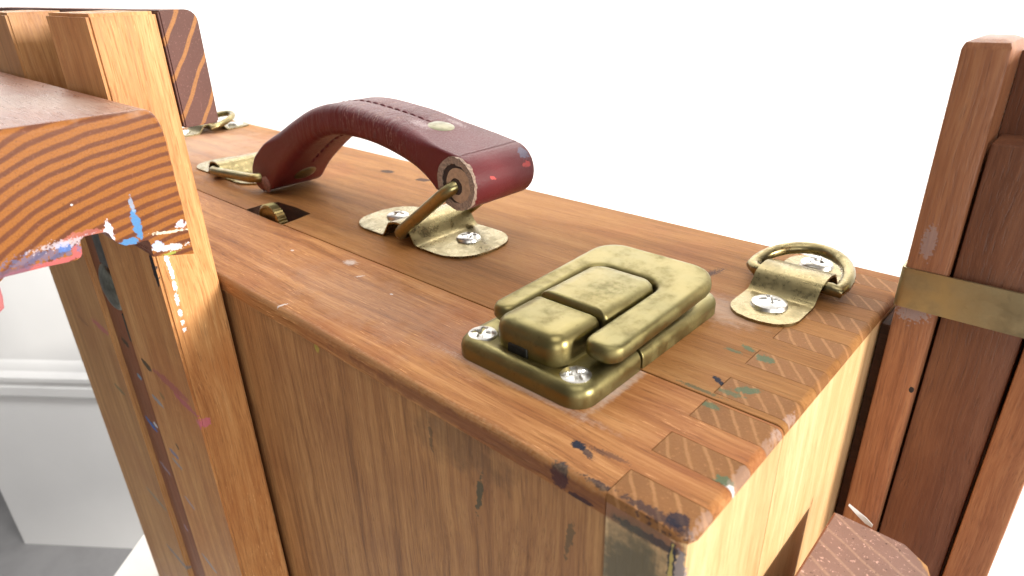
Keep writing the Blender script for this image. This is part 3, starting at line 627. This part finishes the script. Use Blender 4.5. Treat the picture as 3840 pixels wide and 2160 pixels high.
hold_st = [dict(c=(XH, -36.2, 40.5), r=(3, 1.1, 4.6), col=BLUE, n=.9, ns=.7), dict(c=(XH, -39.2, 36.4), r=(3, 2.8, 1.0), col=BLUE, n=1.0, ns=.7), dict(c=(XH, -36.0, 46.5), r=(3, .6, 2.2), col=(.3, .4, .55), n=1.3, ns=1.0, a=.7),
    dict(c=(XH, -29, 31.6), r=(3, 4.8, .9), rot=(-8, 0, 0), col=WHITE, n=1.3, ns=.8, a=.9), dict(c=(XH, -28, 36.2), r=(3, 5.0, .4), rot=(-8, 0, 0), col=(.75, .70, .55), n=1.8, ns=1.0, a=.8), dict(c=(XH, -24.5, 37.5), r=(3, 1.6, 1.2), col=(.75, .65, .75), n=1.4, ns=.9, a=.8), dict(c=(XH, -32, 33), r=(3, 1.4, 1.6), col=(.45, .55, .75), n=1.0, ns=.6, a=.9), dict(c=(XH, -29.5, 29.8), r=(3, 2.2, .4), col=(.34, .40, .08), n=1.6, ns=1.0, a=.8),
    dict(c=(XH, -60, 36.1), r=(3, 9, .8), col=(.46, .12, .12), n=1.1, ns=.8, a=.9), dict(c=(XH, -52, 37.4), r=(3, 1.6, 2.0), col=(.46, .12, .12), n=1.1, ns=.8, a=.9), dict(c=(XH, -49, 41.5), r=(3, 5, 1.0), col=(.42, .13, .11), n=1.3, ns=.8, a=.7), dict(c=(XH, -43.5, 40), r=(3, 1.0, 3), col=(.75, .7, .8), n=1.2, ns=.8, a=.95),
    dict(c=(XH, -54.6, 39.6), r=(3, 1.8, 1.4), col=(.10, .18, .48), n=.9, ns=.6), dict(c=(XH, -60, 38.6), r=(3, 9, 1.3), col=(.10, .15, .30), n=2.6, ns=1.1, a=.55), dict(c=(XH, -54, 40.5), r=(3, 6, .9), col=(.62, .56, .62), n=2.6, ns=1.2, a=.6, soft=.4), dict(c=(XH, -67, 36.6), r=(3, 4, 1.2), col=(.14, .09, .14), n=1.6, ns=.8, a=.7), dict(c=(XH, -71.5, 30), r=(3, 2.4, 5), col=(.42, .14, .15), n=1.4, ns=.8, a=.9),
    dict(c=(XH, -50, 50), r=(3, .3, .25), col=WHITE, n=.4, ns=1.0), dict(c=(XH-1, -43, 69.6), r=(.6, .5, .3), col=WHITE, n=.4, ns=1.0), dict(c=(XH-35, -40, 71.5), r=(35, 9, 2), rot=(0, 0, 15), col=(.45, .33, .27), n=1.6, ns=.1, a=.5, soft=.6)]
W_HOLD = endgrain('canvas_holder_grain', (.165, .056, .027), (.30, .112, .026), 8, centre=(XH, -17, -42), coarse=3.0, freq=.35, width=(.10, .66), stains=hold_st, rough=.46, speck=.25, along=0, distort=.8)
W_HOLDT = wood('canvas_holder_top', 0, (.17, .066, .042), (.26, .115, .072), (.36, .18, .12), 52, hold_st[-2:], rough=.30, pore=.2, fleck=.25, blotch=.4, red=(.2, .06, .05), band=.06)
poly = [(-23, 27.6), (-23, 66.8)]+arc(-27.4, 67.0, 4.2, 0, 90, 6)[1:]+[(-94, 71.0), (-97, 68), (-97, 30), (-92, 26), (-79, 26), (-74, 26.2), (-71.4, 28), (-70.8, 31), (-70.6, 34.6), (-69, 35.8), (-60, 35.6), (-54, 35.2)]+arc(-53.2, 37.4, 2.2, 270, 360, 4)+[(-50.6, 40.2), (-49.6, 41.0), (-44.4, 40.8), (-43.6, 40.2), (-43.2, 38.6), (-42.2, 36.9), (-40.5, 35.6), (-38.2, 35.2), (-35.6, 35.5), (-34.4, 35.4), (-34.1, 34.4), (-34.2, 30.2)]
bm = prism_bm(poly[::-1], 0, -352, XH)
bevel_if(bm, lambda a, b: abs(a.x-XH) < .01 and abs(b.x-XH) < .01 and min(a.z, b.z) > 60, 1.8, 4)
bevel_if(bm, lambda a, b: abs(a.x-XH) < .01 and abs(b.x-XH) < .01, .35, 2)
ho = link('canvas_holder', finish(bm, 'canvas_holder', 40), W_HOLD, root); ho.data.materials.append(W_HOLDT)
for p in ho.data.polygons:
    if p.normal.x < .25: p.material_index = 1

# ------------------------------------------------------------------ right leg with brass band, and the squared leg foot in front of it
leg_st = [dict(c=(8.5, 121, 5.8), r=(4.4, 3, 3.6), col=(.36, .34, .36), n=1.6, ns=1.0, a=.5), dict(c=(8.2, 121, 28), r=(1.8, 3, 5), col=(.36, .34, .36), n=1.5, ns=1.0, a=.35), dict(c=(14, 121, -21), r=(.8, 3, 1.0), col=(.02, .012, .01), n=.5, ns=.7), dict(c=(15.8, 121, 0), r=(.5, 3, 400), col=(.58, .30, .12), n=.6, ns=.3, a=.8)]
W_LEG = wood('wood_leg', 2, (.21, .078, .036), (.325, .132, .06), (.42, .195, .09), 41, leg_st, rough=.42, pore=.3, fleck=.25, blotch=.25, red=(.19, .05, .022), band=.2)
W_LEG2 = wood('wood_leg_slider', 2, (.11, .042, .022), (.165, .064, .032), (.22, .092, .046), 44, rough=.42, pore=.3, fleck=.15, blotch=.25, red=(.10, .028, .014), band=.1)
leg = box('leg', (3.8, 15.1, 121, 143, ZB, 83.8), W_LEG, root, 0, rules=[(lambda p, q: abs(p.z-83.8) < .01 and abs(q.z-83.8) < .01, 2.6, 2), (lambda p, q: abs(p.z-q.z) > 50 and abs(p.y-121) < .01, .9, 2)])
leg.data.name = 'leg'
box('leg', (37.25, 48.3, 121, 143, ZB, 83.8), W_LEG, root, 0, rules=[(lambda p, q: abs(p.z-83.8) < .01 and abs(q.z-83.8) < .01, 2.6, 2), (lambda p, q: abs(p.z-q.z) > 50 and abs(p.y-121) < .01, .9, 2)])
box('leg_slider', (15.9, 36.4, 123.2, 139, ZB, 57.8), W_LEG2, root, .8)
box('leg_back', (15.2, 37.15, 139.2, 143, ZB, 80), W_LEG2, root, .3)
box('leg_hinge_board', (.35, 3.6, 126, 158, ZB, -3.5), W_SHADE, root, .4)
# band: strip round three sides
path = round_path([(2.95, 143.5, 0), (2.95, 120.0, 0), (49.2, 120.0, 0), (49.2, 143.5, 0)], 2.2, 5, closed=False)
bm = bmesh.new(); R_ = []
for i, p in enumerate(path):
    a = path[max(i-1, 0)]; b = path[min(i+1, len(path)-1)]; t = (b-a).normalized(); nn = Vector((t.y, -t.x, 0))
    R_.append([bm.verts.new(p+nn*o+Vector((0, 0, z))) for o, z in ((0, 6.5), (0, 19.2), (-.75, 19.2), (-.75, 6.5))])
for A, B in zip(R_, R_[1:]):
    for k in range(4): bm.faces.new((A[k], A[(k+1) % 4], B[(k+1) % 4], B[k]))
bm.faces.new(R_[0]); bm.faces.new(R_[-1][::-1])
link('brass_band', finish(bm, 'brass_band', 40), BRASS_DULL, root)
W_FOOT = endgrain('foot_end_grain', (.41, .265, .23), (.45, .30, .24), 9, direction=(.45, .89, 0), freq=.16, width=(.9, 1.0), rough=.6, speck=.95, along=2, distort=.5, spf=.7,
    stains=[dict(c=(33.5, 87, -53), r=(3.0, 12, 6), rot=(0, 0, 40), col=(.62, .36, .16), n=.5, ns=.4), dict(c=(6.8, 60, -54), r=(.6, 60, 3), col=(.35, .14, .06), n=.4, ns=.4, a=.7)])
bm = prism_bm([(6.9, 12), (35.6, 12), (35.6, 80.5), (33.8, 84.6), (27, 89), (6.9, 89)], 2, ZB, -53)
bmesh.ops.bevel(bm, geom=[e for e in bm.edges if min(v.co.z for v in e.verts) > -54], offset=.7, segments=2, affect='EDGES', clamp_overlap=True)
link('leg_foot', finish(bm, 'leg_foot', 40), W_FOOT, root)

# ------------------------------------------------------------------ white sliver and hair caught between foot and leg
bm = bmesh.new(); P_ = [(10.0, 90.2, -49.8), (12.5, 90.6, -51.6), (15.5, 90.4, -53.0), (17.6, 89.8, -53.4)]; W_ = [.1, .5, .8, .25]; A_ = []
for p, q in zip(P_, W_): A_.append([bm.verts.new((p[0], p[1]+dy, p[2]+s*q)) for s, dy in ((-1, 0), (1, .5), (1, .9), (-1, .4))])
for A, B in zip(A_, A_[1:]):
    for k in range(4): bm.faces.new((A[k], A[(k+1) % 4], B[(k+1) % 4], B[k]))
bm.faces.new(A_[0]); bm.faces.new(A_[-1][::-1])
sv = link('plastic_sliver', finish(bm, 'plastic_sliver', 60), plain('sliver_white', (.55, .53, .52), .4))
setk(sv, label='tiny white curled sliver caught behind the squared leg foot', category='sliver')
